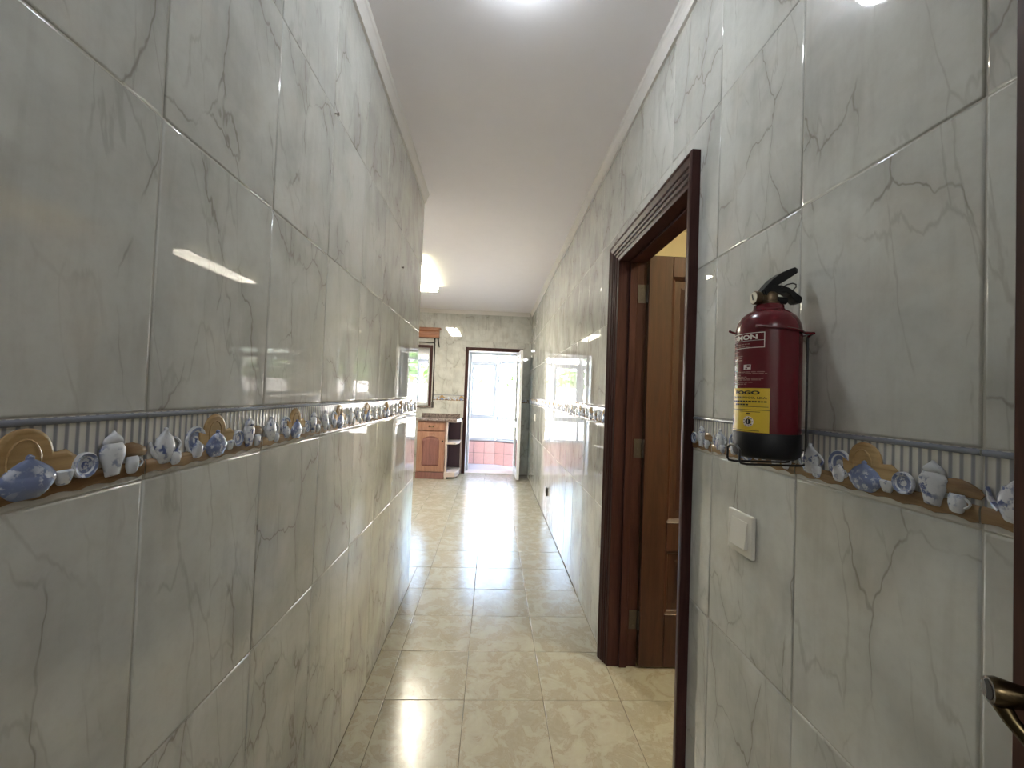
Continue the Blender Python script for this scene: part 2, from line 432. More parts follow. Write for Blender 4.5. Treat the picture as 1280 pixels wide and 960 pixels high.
    sh = MB(); n = 36; vs = []; fs = []                  # shelf board with a wavy lower edge
    for i in range(n+1):
        u = -W2+.001+(TW-.002)*i/n; wv = V(.0055+.0028*abs(math.sin(PI*(i/n)*7+.6))*1.4)
        for y, v in ((0, wv), (-.0022, wv+.0008), (-.0030, V(.020)), (-.0024, V(.027)), (0, V(.029))): vs.append((u, y, v))
    for i in range(n):
        for k in range(4): fs.append((i*5+k, i*5+5+k, i*5+6+k, i*5+1+k))
    sh.add(vs, fs, True); it.append(('shelf_board', sh, 'shelfglaze'))
    ra = MB(); vs = []; fs = []; a = W2-.0009            # half-round rail along the top
    for x in (-a, a):
        for k in range(7):
            t = PI*k/6; vs.append((x, -.0030*math.sin(t)+.0003, V(.0937)-.0040*math.cos(t)))
    for k in range(6): fs.append((k, 7+k, 8+k, k+1))
    ra.add(vs, fs, True); it.append(('rail', ra, 'rail'))
    return it
ITEMS = border_items()
ITEM_MESH = {n: m.mesh(n, [M[k], M['crockblue']] if max(m.mi) else M[k], angle=50) for n, m, k in ITEMS}
bw, bh = W2-JOINT/2, (ZB1-ZB0)/2-.0002
BORDER_PLAIN = tile_mb([(-bw, -bh), (bw, -bh), (bw, bh), (-bw, bh)], .002).mesh('border_tile', M['stripe'], angle=80)
def border_full():
    keys = ['stripe']+sorted({k for _, _, k in ITEMS}); m = tile_mb([(-bw, -bh), (bw, -bh), (bw, bh), (-bw, bh)], .002)
    for n, mm, k in ITEMS:
        q = len(m.mi); m.cur = keys.index(k); m.add([tuple(v) for v in mm.v], mm.f, True)
        for a, b in enumerate(mm.mi):
            if b: m.mi[q+a] = keys.index('crockblue')
    return m.mesh('border_tile_moulded', [M[k] for k in keys], angle=50)
BORDER_FULL = border_full()
def put_border(wall, loc, rz, near):
    o = put('border_tile', BORDER_PLAIN if near else BORDER_FULL, wall, loc, rz, TILT*.6)
    if near:
        for n, _, _ in ITEMS:
            c = bpy.data.objects.new(n, ITEM_MESH[n]); C.objects.link(c); c.parent = o
    return o

def fill_rect(wall, place, a0, a1, z0, z1, holes, rz, key='wall_tile'):
    """one tile (or the piece left by an opening). place(a, z) -> point; a runs along the wall in world order"""
    for (h0, h1, g0, g1) in holes:
        if a0 >= h1-.004 or a1 <= h0+.004 or z0 >= g1-.004 or z1 <= g0+.004: continue
        ca0, ca1, cz0, cz1 = a0 >= h0-.004, a1 <= h1+.004, z0 >= g0-.004, z1 <= g1+.004
        if ca0 and ca1 and cz0 and cz1: return
        if ca0 and ca1:                               # full width: trim in height
            if cz0: return fill_rect(wall, place, a0, a1, g1, z1, [], rz)
            if cz1: return fill_rect(wall, place, a0, a1, z0, g0, [], rz)
        if cz0 and cz1:                               # full height: trim in width
            if ca0: return fill_rect(wall, place, h1, a1, z0, z1, [], rz)
            if ca1: return fill_rect(wall, place, a0, h0, z0, z1, [], rz)
            fill_rect(wall, place, a0, h0, z0, z1, [], rz); return fill_rect(wall, place, h1, a1, z0, z1, [], rz)
        # a corner is cut: L-shaped tile
        j = JOINT/2; A0, A1, Z0, Z1 = a0+j, a1-j, z0+j, z1-j
        if ca0 and cz0: p = [(h1, Z0), (A1, Z0), (A1, Z1), (A0, Z1), (A0, g1), (h1, g1)]
        elif ca1 and cz0: p = [(A0, Z0), (h0, Z0), (h0, g1), (A1, g1), (A1, Z1), (A0, Z1)]
        elif ca0 and cz1: p = [(A0, Z0), (A1, Z0), (A1, Z1), (h1, Z1), (h1, g0), (A0, g0)]
        else: p = [(A0, Z0), (A1, Z0), (A1, g0), (h0, g0), (h0, Z1), (A0, Z1)]
        ca, cz = (a0+a1)/2, (z0+z1)/2; s = -1 if rz < -.5 else 1
        q = [((a-ca)*s, z-cz) for a, z in p]
        if s < 0: q.reverse()
        return put(key, tile_mb(q).mesh(key, M['tile'], angle=80), wall, place(ca, cz), rz, TILT)
    if a1-a0 < .012 or z1-z0 < .012: return
    return put(key, tile_mesh(a1-a0, z1-z0, M['tile'], key), wall, place((a0+a1)/2, (z0+z1)/2), rz, TILT)

def tile_wall(wall, place, joints, holes, rz, near):
    for a0, a1 in zip(joints, joints[1:]):
        for r, (z0, z1) in enumerate(zip(ZR, ZR[1:])):
            if r == 2:
                full = abs(a1-a0-TW) < .002
                hit = [h for h in holes if not (a0 >= h[1]-.004 or a1 <= h[0]+.004 or z0 >= h[3] or z1 <= h[2])]
                if full and not any(a0 >= h[0]-.05 and a1 <= h[1]+.05 for h in hit):
                    lo, hi = a0, a1
                    if not hit: put_border(wall, place((a0+a1)/2, (z0+z1)/2), rz, near(a0, a1)); continue
                    # cut by an opening: slice the moulded tile at the opening's edge
                    for h in hit:
                        if h[0] > a0: hi = min(hi, h[0])
                        else: lo = max(lo, h[1])
                    slice_border(wall, place, a0, a1, lo, hi, rz); continue
                if not full and not hit: slice_border(wall, place, (a0 if a1 == joints[-1] else a1-TW), (a0+TW if a1 == joints[-1] else a1), a0, a1, rz)
                continue
            fill_rect(wall, place, a0, a1, z0, z1, holes, rz)
def slice_border(wall, place, a0, a1, lo, hi, rz):
    if hi-lo < .015: return
    bm = bmesh.new(); bm.from_mesh(BORDER_FULL); c = (a0+a1)/2; s = -1 if rz < -.5 else 1
    for x, sg in (((lo-c)*s, -s), ((hi-c)*s, s)):
        bmesh.ops.bisect_plane(bm, geom=bm.verts[:]+bm.edges[:]+bm.faces[:], plane_co=(x, 0, 0), plane_no=(sg, 0, 0), clear_outer=True)
    me = bpy.data.meshes.new('border_tile_cut'); bm.to_mesh(me); bm.free()
    for m in BORDER_FULL.materials: me.materials.append(m)
    put('border_tile', me, wall, place(c, (ZB0+ZB1)/2), rz)

# ------------------------------------------------------------------ room shell
DOOR_Y0, DOOR_Y1, DOOR_Z = 1.295, 2.020, 1.970                 # side door, clear opening
BD_X0, BD_X1, BD_Z = -.402, .427, 1.972                         # balcony door opening
WN_X0, WN_X1, WN_Z0, WN_Z1 = -2.05, -1.02, 1.06, 1.985          # kitchen window opening
G = .002
wall_left = struct('wall_left', [(-.62, XL-G, -2.6, YC-.002, 0, ZC)], M['grout'], 'left corridor wall clad in glossy veined marble tiles with a crockery border', 'wall')
wall_right = struct('wall_right', [(XR+G, .74, -2.6, DOOR_Y0-.02, 0, ZC), (XR+G, .74, DOOR_Y1+.02, YB+.28, 0, ZC), (XR+G, .74, DOOR_Y0-.02, DOOR_Y1+.02, DOOR_Z+.02, ZC)],
                    M['grout'], 'long right wall of glossy marble tiles holding the extinguisher and the side doorway', 'wall')
wall_back = struct('wall_back', [(-3.2, WN_X0, YB+G, YB+.28, 0, ZC), (WN_X0, WN_X1, YB+G, YB+.28, 0, WN_Z0), (WN_X0, WN_X1, YB+G, YB+.28, WN_Z1, ZC), (WN_X1, BD_X0, YB+G, YB+.28, 0, ZC),
                                 (BD_X0, BD_X1, YB+G, YB+.28, BD_Z, ZC), (BD_X1, XR+G, YB+G, YB+.28, 0, ZC)], M['grout'], 'far kitchen wall of pale tiles around the bright balcony doorway', 'wall')
struct('wall_kitchen', [(-3.3, -.62, YC-.11, YC-.002, 0, ZC), (-3.3, -3.2, YC-.002, YB+.28, 0, ZC)], M['outer'], 'plain kitchen walls hidden behind the end of the left corridor wall', 'wall')
struct('wall_entrance', [(-.62, .74, -2.7, -2.6, 0, ZC)], M['outer'], 'plain wall closing the corridor behind the viewer', 'wall')
struct('wall_side_room', [(.74, 3.1, .2, .3, 0, ZC), (.74, 3.1, 3.2, 3.3, 0, ZC), (3.0, 3.1, .3, 3.2, 0, ZC)], M['roompaint'], 'cream walls of the lamp lit room seen through the side doorway', 'wall')
struct('ceiling', [(-3.3, .74, -2.7, YB+.28, ZC, ZC+.12)], M['paint'], 'smooth off white ceiling running over corridor and kitchen', 'ceiling')
struct('ceiling_side_room', [(.74, 3.1, .2, 3.3, ZC, ZC+.12)], M['roompaint'], 'yellowish ceiling of the side room above its open door', 'ceiling')
floor = struct('floor', [(-3.3, 3.1, -2.7, YB+.004, -.12, -.002)], M['floorgrout'], 'glossy cream mottled floor tiles leading to the balcony door', 'floor')

# wall tiles
jl = [YL0+TW*k for k in range(11)]                                # ..., .6366, ..., 2.8157
tile_wall(wall_left, lambda a, z: (XL, a, z), jl, [], PI/2, lambda a0, a1: a0 > .1 and a1 < 1.6)
jr = [YR0+TW*k for k in range(26) if YR0+TW*k < YB-.02]+[YB]
tile_wall(wall_right, lambda a, z: (XR, a, z), jr, [(DOOR_Y0-.03, DOOR_Y1+.03, 0, DOOR_Z+.03)], -PI/2, lambda a0, a1: a0 > .1 and a1 < 1.3)
jb = [XR]
while jb[-1]-TW > -2.4: jb.append(jb[-1]-TW)
jb.reverse()
tile_wall(wall_back, lambda a, z: (a, YB, z), jb, [(BD_X0-.02, BD_X1+.02, 0, BD_Z+.02), (WN_X0-.02, WN_X1+.02, WN_Z0-.02, WN_Z1+.02)], 0.0, lambda a0, a1: False)

# floor tiles
FT, FX, FY = 1/3, -.4025, 1.7953
fm = {}
def floor_tile(x0, x1, y0, y1):
    if x1-x0 < .01 or y1-y0 < .01: return
    k = (round(x1-x0, 3), round(y1-y0, 3))
    if k not in fm:
        a, b = (x1-x0)/2-.0011, (y1-y0)/2-.0011
        m = tile_mb([(-a, -b), (a, -b), (a, b), (-a, b)], .002, .0012)
        for v in m.v: v.y, v.z = v.z, -v.y
        fm[k] = m.mesh('floor_tile', M['floor'], angle=80)
    o = put('floor_tile', fm[k], floor, ((x0+x1)/2, (y0+y1)/2, 0), 0, .0006)
    o.rotation_euler.z = 0
for j in range(-9, 24):
    for i in range(-9, 8):
        x0, y0 = FX+i*FT, FY+j*FT; x1, y1 = x0+FT, y0+FT
        y0, y1 = max(y0, -1.2), min(y1, YB)
        if y1 <= y0: continue
        if x0 >= XR-.06:                                          # side room, seen through its door
            if x0 < 1.7 and y0 > .5 and y1 < 2.95: floor_tile(max(x0, XR-.0025) if x0 < XR else x0, x1, y0, y1)
            continue
        if y1 <= YC or x1 <= XR and x0 > XL:
            a, b = max(x0, XL if y0 < YC else -2.0), min(x1, XR if not (1.1 < y0 < 2.2) else x1)
            floor_tile(a, b, y0, y1)
        elif y0 < YC:
            if x1 > XL: floor_tile(max(x0, XL), min(x1, XR), y0, y1)
            if x0 < XL and x0 > -2.2: floor_tile(x0, min(x1, XL), YC, y1)
        elif x0 > -2.2: floor_tile(x0, min(x1, XR), y0, y1)

# cornices
def cornice(name, a, b, n_in, label):
    """a, b: ends along the wall at the wall face; n_in points into the room"""
    prof = [(0, 2.5555), (.010, 2.5555), (.011, 2.562), (.0125, 2.572), (.017, 2.587), (.022, 2.598), (.027, 2.604), (.028, 2.611), (.030, ZC-.0005), (0, ZC-.0005)]
    m = MB(); A, B, N = Vector(a), Vector(b), Vector(n_in); vs = []
    for P in (A, B):
        for d, z in prof: vs.append(P+N*d+Vector((0, 0, z)))
    n = len(prof)
    m.add(vs, [(k, k+1, n+k+1, n+k) for k in range(n-1)]+[tuple(range(n)), tuple(range(2*n-1, n-1, -1))])
    return tag(m.build(name, M['cornice']), label, 'moulding', kind='structure')
cornice('trim_1', (XL-.0, -1.2, 0), (XL, YC, 0), (1, 0, 0), 'white cornice along the top of the left corridor wall')
cornice('trim_2', (XR, -1.2, 0), (XR, YB, 0), (-1, 0, 0), 'white cornice along the top of the right wall')
cornice('trim_3', (-3.2, YB, 0), (XR-.030, YB, 0), (0, -1, 0), 'white cornice over the balcony door on the far wall')

# ------------------------------------------------------------------ side doorway (right wall)
prof = [(0, 0), (0, .026), (.003, .029), (.010, .029), (.013, .026), (.032, .0205), (.035, .0150), (.040, .0165), (.047, .0145), (.050, .0090), (.054, .0105), (.062, .0080), (.065, .0035), (.074, .0022), (.080, .0006), (.080, 0)]
y0, y1, zt = DOOR_Y0-.080, DOOR_Y1+.080, DOOR_Z+.080
casing = thing('trim_4', (XR, y1, 0), 'dark mahogany moulded casing and jamb framing the side doorway', 'door frame', kind='structure')
def casing_piece(sts):
    m = MB(); vs = []; n = len(prof)
    for st in sts:
        for w_, d in prof: vs.append((XR-d, )+st(w_))
    m.add(vs, [(k, k+1, n+k+1, n+k) for k in range(n-1)]+[tuple(range(n)), tuple(range(2*n-1, n-1, -1))]); return m
casing_piece([lambda w_: (y0+w_, 0.0), lambda w_: (y0+w_, zt-w_)]).build('casing_stile', M['mahog'], casing)
casing_piece([lambda w_: (y0+w_, zt-w_), lambda w_: (y1-w_, zt-w_)]).build('casing_head', M['mahog'], casing)
casing_piece([lambda w_: (y1-w_, 0.0), lambda w_: (y1-w_, zt-w_)]).build('casing_stile', M['mahog'], casing)
boxo('jamb', (XR, .742, DOOR_Y0-.018, DOOR_Y0, 0, DOOR_Z), M['mahog'], casing, .002)
boxo('jamb', (XR, .742, DOOR_Y1, DOOR_Y1+.018, 0, DOOR_Z), M['mahog'], casing, .002)
boxo('jamb_head', (XR, .742, DOOR_Y0-.018, DOOR_Y1+.018, DOOR_Z, DOOR_Z+.018), M['mahog'], casing, .002)
boxo('door_stop', (.655, .690, DOOR_Y1-.012, DOOR_Y1, 0, DOOR_Z-.012), M['mahog'], casing, .002)
boxo('door_stop', (.655, .690, DOOR_Y0, DOOR_Y0+.012, 0, DOOR_Z-.012), M['mahog'], casing, .002)
boxo('door_stop', (.655, .690, DOOR_Y0, DOOR_Y1, DOOR_Z-.012, DOOR_Z), M['mahog'], casing, .002)
# leaf, open into the side room
LX0, LX1, LY0, LY1 = .746, 1.475, 2.000, 2.036
leaf = thing('door_1', (LX0, LY0, 0), 'brown panelled wooden door standing open into the side room', 'door', kind='structure')
m = MB(); zs = [.008, .26, .56, .70, 1.895, 1.998]
m.box(LX0, .866, LY0, LY1, .008, 1.998); m.box(1.355, LX1, LY0, LY1, .008, 1.998)
for a, b in ((zs[0], zs[1]), (zs[2], zs[3]), (zs[4], zs[5])): m.box(.866, 1.355, LY0, LY1, a, b)
m.build('door_leaf', M['doorwood'], leaf, bevel=.003)
for a, b in ((zs[1], zs[2]), (zs[3], zs[4])):
    m = MB(); X0, X1 = .866, 1.355
    r = [(0, .002), (.012, .010), (.016, .016), (.045, .016), (.075, .006)]
    vs = []; fs = []
    for d, y in r: vs += [(X0+d, LY0+y, a+d), (X1-d, LY0+y, a+d), (X1-d, LY0+y, b-d), (X0+d, LY0+y, b-d)]
    for k in range(len(r)-1):
        for i in range(4): fs.append((k*4+i, k*4+(i+1) % 4, k*4+4+(i+1) % 4, k*4+4+i))
    e = (len(r)-1)*4; fs.append((e, e+1, e+2, e+3)); m.add(vs, fs); m.box(X0, X1, LY0+.022, LY0+.030, a, b)
    m.build('panel', M['doorwood'], leaf)
for z in (1.81, 1.05, .225):
    h = MB(); h.tube([(.744, 2.012, z-.045), (.744, 2.012, z+.045)], .006, 10); h.box(.700, .742, 2.017, 2.0205, z-.045, z+.045)
    for q in (-.028, 0, .028): h.tube([(.720, 2.014, z+q), (.720, 2.0175, z+q)], .004, 8)
    h.build('hinge', M['socket'], leaf)

# ------------------------------------------------------------------ light switches, socket, nails
def switch(loc, label, cat='switch'):
    t = thing('light_switch', loc, label, cat, 'light switches on the right wall'); x, y, z = loc
    m = MB(); m.box(x-.009, x, y-.0480, y+.0480, z-.0480, z+.0480); m.build('plate', M['plastic'], t, bevel=.003, segs=2)
    r = MB(); a = .031; r.prism([(x-.008, z-a), (x-.0165, z-a), (x-.0098, z+a), (x-.008, z+a)], y-a, y+a, 'xz'); r.build('rocker', M['plastic'], t, bevel=.001)
    return t
switch((XR, .9625, .987), 'square white rocker switch under the red extinguisher')
switch((XR, 5.72, .985), 'small pale wall switch far down the right wall near the balcony door')
t = thing('wall_socket', (XR, 4.29, .31), 'small dark outlet plate low on the right wall', 'socket')
boxo('plate', (XR-.016, XR, 4.25, 4.33, .27, .35), M['socket'], t, .004)
mm = MB(); mm.lathe([(.022, -.0165), (.022, -.015), (.018, -.015)], 16, (XR, 4.29, .31), 'x'); mm.build('outlet', M['black'], t)
def nail(loc, d, label):
    m = MB(); p = Vector(loc); d = Vector(d); m.tube([p, p+d*.011], .0022, 8); m.tube([p+d*.011, p+d*.013], .0048, 10)
    m.tube([p+d*.008, p+d*.009+Vector((0, 0, -.008))], .002, 6)
    tag(m.build('wall_nail', M['steel'], loc=loc), label, 'nail', 'nails left in the tiles')
nail((XL, 1.262, 2.115), (1, 0, 0), 'dark nail high in a tile joint of the left wall')
nail((XL, 2.219, 1.941), (1, 0, 0), 'tiny dark nail near the far end of the left wall')
nail((XR, 4.568, 2.374), (-1, 0, 0), 'small dark nail near the ceiling on the right wall')

# ------------------------------------------------------------------ fire extinguisher
EX, EY, ER = .5315, .787, .0562
ext = thing('fire_extinguisher', (EX, EY, 1.188), 'red fire extinguisher with black base and yellow sticker hanging on the right wall', 'extinguisher')
m = MB(); m.lathe([(.044, 1.190), (.052, 1.193), (.0558, 1.202), (ER, 1.212), (ER, 1.425), (.0555, 1.436), (.0525, 1.448), (.046, 1.459), (.037, 1.467), (.029, 1.4715), (.0262, 1.475), (.0258, 1.481), (.022, 1.484)], 48, (EX, EY, 0))
m.build('cylinder', M['redpaint'], ext, angle=60)
m = MB(); m.lathe([(.040, 1.1885), (.050, 1.189), (.0555, 1.194), (.0574, 1.204), (.0574, 1.2355), (.0566, 1.2365)], 48, (EX, EY, 0)); m.build('base_boot', M['black'], ext, angle=60)
m = MB(); m.lathe([(.0185, 1.483), (.0185, 1.489), (.0150, 1.490), (.0150, 1.503), (.012, 1.508)], 20, (EX, EY, 0)); m.box(EX-.016, EX+.012, EY-.009, EY+.009, 1.488, 1.512)
valve = m.build('valve', M['brassvalve'], ext, bevel=.0008)
m = MB(); m.lathe([(.0085, -.016), (.0125, -.019), (.0135, -.023), (.0135, -.029), (.0120, -.0305)], 24, (EX, EY, 1.4965), 'x'); g = m.build('gauge', M['brassvalve'], ext)
m = MB(); m.lathe([(.0112, -.0300), (.0112, -.0312)], 24, (EX, EY, 1.4965), 'x'); m.build('dial', M['dial'], g)
m = MB(); m.prism([(EY-.0008, 1.492), (EY+.0008, 1.492), (EY+.004, 1.503), (EY+.003, 1.504)], EX-.0322, EX-.0313, 'yz'); m.build('needle', M['print_black'], g)
m = MB(); m.tube([(EX+.010, EY, 1.4945), (EX+.034, EY, 1.4935)], [.0075, .0070], 14); m.build('hose_outlet', M['black'], ext)
def strap(name, pts, hw, th, mat):
    """a flat lever swept through (x offset, z, half width) points"""
    m = MB(); vs = []; n = len(pts)
    for i, (x, z, k) in enumerate(pts):
        dx, dz = pts[min(i+1, n-1)][0]-pts[max(i-1, 0)][0], pts[min(i+1, n-1)][1]-pts[max(i-1, 0)][1]; L = math.hypot(dx, dz)
        nx, nz = -dz/L*th, dx/L*th
        for s, q in ((-1, -1), (1, -1), (1, 1), (-1, 1)): vs.append((EX+x+nx*q*k, EY+s*hw*min(1, k+.15), z+nz*q*k))
    fs = [(0, 3, 2, 1), tuple(range(4*n-4, 4*n))]
    for i in range(n-1):
        for k in range(4): fs.append((i*4+k, i*4+(k+1) % 4, i*4+4+(k+1) % 4, i*4+4+k))
    m.add(vs, fs); return m.build(name, mat, ext, bevel=.0015, segs=2)
strap('squeeze_lever', [(-.018, 1.503, .7), (-.008, 1.515, .8), (.006, 1.527, 1.15), (.022, 1.538, 1.25), (.038, 1.5475, 1.05), (.046, 1.5515, .9), (.052, 1.5515, .55)], .0110, .0070, M['black'])
strap('carry_handle', [(-.014, 1.505, .9), (.004, 1.5135, 1.3), (.018, 1.5145, 1.0), (.031, 1.5125, .8), (.040, 1.5075, .8), (.047, 1.5000, 1.0), (.054, 1.4945, 1.15), (.060, 1.4925, .7)], .0110, .0066, M['black'])
m = MB(); m.tube([(EX+.016, EY-.012, 1.516), (EX+.026, EY-.014, 1.5215), (EX+.036, EY-.015, 1.5245), (EX+.043, EY-.015, 1.5225), (EX+.044, EY-.014, 1.5175), (EX+.040, EY-.012, 1.5135)], .0011, 8); m.build('pin_ring', M['blackwire'], ext)
# printed labels, wrapped round the cylinder (azimuth in degrees)
def cyl(phi, z, r=ER+.0004):
    a = math.radians(phi); return (EX+r*math.cos(a), EY+r*math.sin(a), z)
def patch(name, mat, parent, a0, a1, z0, z1, r=ER+.0004):
    m = MB(); patch_into(m, a0, a1, z0, z1, r); return m.build(name, mat, parent)
def patch_into(m, a0, a1, z0, z1, r=ER+.0006):
    n = max(1, int((a1-a0)/5)); vs = []
    for i in range(n+1):
        p = a0+(a1-a0)*i/n; vs += [cyl(p, z0, r), cyl(p, z1, r)]
    m.add(vs, [(2*i, 2*i+2, 2*i+3, 2*i+1) for i in range(n)], True)
def text_wrap(m, txt, a0, a1, z0, z1, r, bold=.0):
    cu = bpy.data.curves.new('print', 'FONT'); cu.body = txt; cu.size = 1; cu.offset = bold; cu.resolution_u = 3
    o = bpy.data.objects.new('print', cu); C.objects.link(o)
    dg = bpy.context.evaluated_depsgraph_get(); me = bpy.data.meshes.new_from_object(o.evaluated_get(dg))
    xs = [v.co.x for v in me.vertices]; ys = [v.co.y for v in me.vertices]; X0, X1, Y0, Y1 = min(xs), max(xs), min(ys), max(ys)
    vs = [cyl(a0+(a1-a0)*(v.co.x-X0)/(X1-X0), z0+(z1-z0)*(v.co.y-Y0)/(Y1-Y0), r) for v in me.vertices]
    m.add(vs, [tuple(p.vertices) for p in me.polygons])
    bpy.data.objects.remove(o); bpy.data.meshes.remove(me); bpy.data.curves.remove(cu)
R1, R2 = ER+.0003, ER+.0006
m = MB()                                                           # name plate: white frame and lettering
for b in ((129, 231, 1.4225, 1.4238), (129, 231, 1.3950, 1.3961), (230, 231.3, 1.3950, 1.4238), (128.7, 130, 1.3950, 1.4238), (129, 231, 1.4088, 1.4094)): patch_into(m, *b, R1)
text_wrap(m, 'EXMON', 153, 219, 1.4110, 1.4204, R1, .035)
for q in ((922, 461), (936, 461)): pass
patch_into(m, 160, 174, 1.3535, 1.3640, R1); patch_into(m, 193, 208, 1.3545, 1.3640, R1)
m.build('name_label', M['print_white'], ext)
m = MB()                                                           # pictograms and lines too small to read
for z, a in ((1.4030, 205), (1.3985, 205), (1.3890, 180), (1.3805, 190), (1.3765, 187), (1.3725, 192), (1.3500, 236), (1.3470, 236), (1.3435, 185), (1.3405, 200), (1.3375, 230), (1.3350, 226), (1.3305, 214), (1.3270, 200)):
    p = 150
    while p < a-3:
        q = p+random.uniform(5, 14); patch_into(m, p, min(q, a), z-.0007, z+.0007, R1); p = q+1.6
m.build('small_print', M['print_dim'], ext)['kind'] = 'stuff'
for bx in ((165, 170, 1.3550, 1.3615), (200, 206, 1.3590, 1.3630), (197, 201, 1.3555, 1.3580)): patch('pictogram', M['redpaint'], ext, *bx, R2)
yl = patch('service_label', M['yellow'], ext, 120, 241, 1.2375, 1.3195, R1)
m = MB(); text_wrap(m, 'FOGO', 172, 225, 1.3078, 1.3148, R2, .05)
text_wrap(m, 'CENTER FOGO, LDA.', 160, 237, 1.2990, 1.3035, R2, .03)
for z, a0, a1 in ((1.2945, 160, 237), (1.2885, 172, 206)):
    p = a0
    while p < a1-2:
        q = p+random.uniform(3, 7); patch_into(m, p, min(q, a1), z-.0014, z+.0014, R2); p = q+1.3
for z, a0, a1 in ((1.2850, 150, 239), (1.2790, 150, 241), (1.2755, 186, 226), (1.2405, 140, 225)): patch_into(m, a0, a1, z-.0005, z+.0005, R2)
patch_into(m, 201, 209, 1.2705, 1.2730, R2)
def disc_wrap(m, a, z, rr, r, inner=0.0, n=20):
    if inner: 
        vs = []
        for k in range(n):
            t = 2*PI*k/n; vs += [cyl(a+math.degrees(rr*math.cos(t)/ER), z+rr*math.sin(t), r), cyl(a+math.degrees(inner*math.cos(t)/ER), z+inner*math.sin(t), r)]
        m.add(vs, [(2*k, (2*k+2) % (2*n), (2*k+3) % (2*n), 2*k+1) for k in range(n)])
    else: m.add([cyl(a+math.degrees(rr*math.cos(2*PI*k/n)/ER), z+rr*math.sin(2*PI*k/n), r) for k in range(n)], [tuple(range(n))])
for a in (205, 157):
    disc_wrap(m, a, 1.2570, .0052, R2+.0004)
    for k in range(9):
        t = 2*PI*k/9; disc_wrap(m, a+math.degrees(.0080*math.cos(t)/ER), 1.2570+.0080*math.sin(t), .0011, R2+.0004, n=6)
m.build('lettering', M['print_black'], yl)
for a in (205, 157):
    m = MB(); disc_wrap(m, a, 1.2570, .0100, R2); patch_into(m, a-.7, a+.7, 1.2535, 1.2605, R2+.0008); m.build('dial_emblem', M['print_white'], yl)

# wire bracket that holds it on the wall
br = thing('wire_bracket', (XR, EY, 1.176), 'black wire bracket cradling the fire extinguisher', 'bracket')
m = MB()
for s in (-1, 1):
    y = EY+s*.020
    m.tube([(XR-.004, y, 1.428), (XR-.004, y, 1.182), (XR-.007, y, 1.178), (XR-.015, y, 1.1765), (EX-.050, y, 1.1765), (EX-.061, y, 1.1785), (EX-.0635, y, 1.183), (EX-.0635, y, 1.203)], .0022, 8)
m.tube([(EX-.0635, EY-.020, 1.203), (EX-.0635, EY-.010, 1.210), (EX-.0635, EY+.010, 1.210), (EX-.0635, EY+.020, 1.203)], .0022, 8)
m.build('basket_wire', M['blackwire'], br)
for z in (1.205, 1.425):
    m = MB(); m.tube([(XR-.0035, EY-.020, z), (XR-.0035, EY+.020, z)], .0022, 8); m.build('cross_wire', M['blackwire'], br)
for s, a_end in ((-1, 219), (1, 150)):
    m = MB(); pts = [(XR-.0035, EY+s*.020, 1.422), (XR-.0040, EY+s*.030, 1.425), (XR-.0100, EY+s*.043, 1.425)]
    a = 312 if s < 0 else 48
    for k in range(13):
        p = a+(a_end-a)*k/12; rr = ER+.0030+(.007*max(0, k-10)/2); pts.append(cyl(p, 1.425+.0008*k, rr))
    m.tube(pts, .0024, 8); m.build('clip_arm', M['redpaint'], br)

# ------------------------------------------------------------------ entrance door leaf (right edge of view) and its handle
ED = .5555
ent = thing('door_2', (ED+.018, .421, .006), 'brown wooden entrance door folded back against the right wall beside the viewer', 'door', kind='structure')
m = MB(); m.box(ED, ED+.038, -.41, .4215, .006, 2.03); m.build('door_leaf', M['doorwood'], ent, bevel=.002)
for z0, z1 in ((.22, .86), (1.12, 1.86)):
    m = MB(); a, b = -.29, .29; vs = []; fs = []
    r = [(0, 0), (.008, -.006), (.020, -.006), (.026, .002)]
    for d, x in r: vs += [(ED+x, a+d, z0+d), (ED+x, b-d, z0+d), (ED+x, b-d, z1-d), (ED+x, a+d, z1-d)]
    for k in range(3):
        for i in range(4): fs.append((k*4+i, k*4+(i+1) % 4, k*4+4+(i+1) % 4, k*4+4+i))
    m.add(vs, fs); m.build('panel_moulding', M['doorwood'], ent)
HZ = 1.026
m = MB(); m.lathe([(.021, -.0005), (.021, -.004), (.017, -.008), (.011, -.010)], 24, (ED, .366, HZ), 'x')
m.tube([(ED-.006, .366, HZ), (ED-.030, .367, HZ), (ED-.050, .374, HZ), (ED-.066, .382, HZ), (ED-.0710, .3846, HZ), (ED-.0715, .385, HZ), (ED-.0690, .3838, HZ), (ED-.0640, .3810, HZ)], [.0075, .0080, .0102, .0132, .0118, .0096, .0070, .0030], 24)
h = m.build('handle', M['brassdark'], ent)
m = MB(); m.tube([(ED-.0700, .3843, HZ), (ED-.0717, .3852, HZ)], [.0088, .0086], 16); m.build('end_cap', M['hollow_shade'], h)  # dark disc painted in place of the shade inside the hollow end
m = MB(); m.tube([(ED-.064, .382, HZ-.008), (ED-.063, .373, HZ-.020), (ED-.060, .362, HZ-.031), (ED-.058, .348, HZ-.041), (ED-.056, .325, HZ-.047), (ED-.056, .295, HZ-.046), (ED-.058, .265, HZ-.040), (ED-.062, .248, HZ-.034)],
                  [.0075, .0062, .0058, .0062, .0070, .0076, .0078, .0040], 14); m.build('grip', M['brassdark'], h)

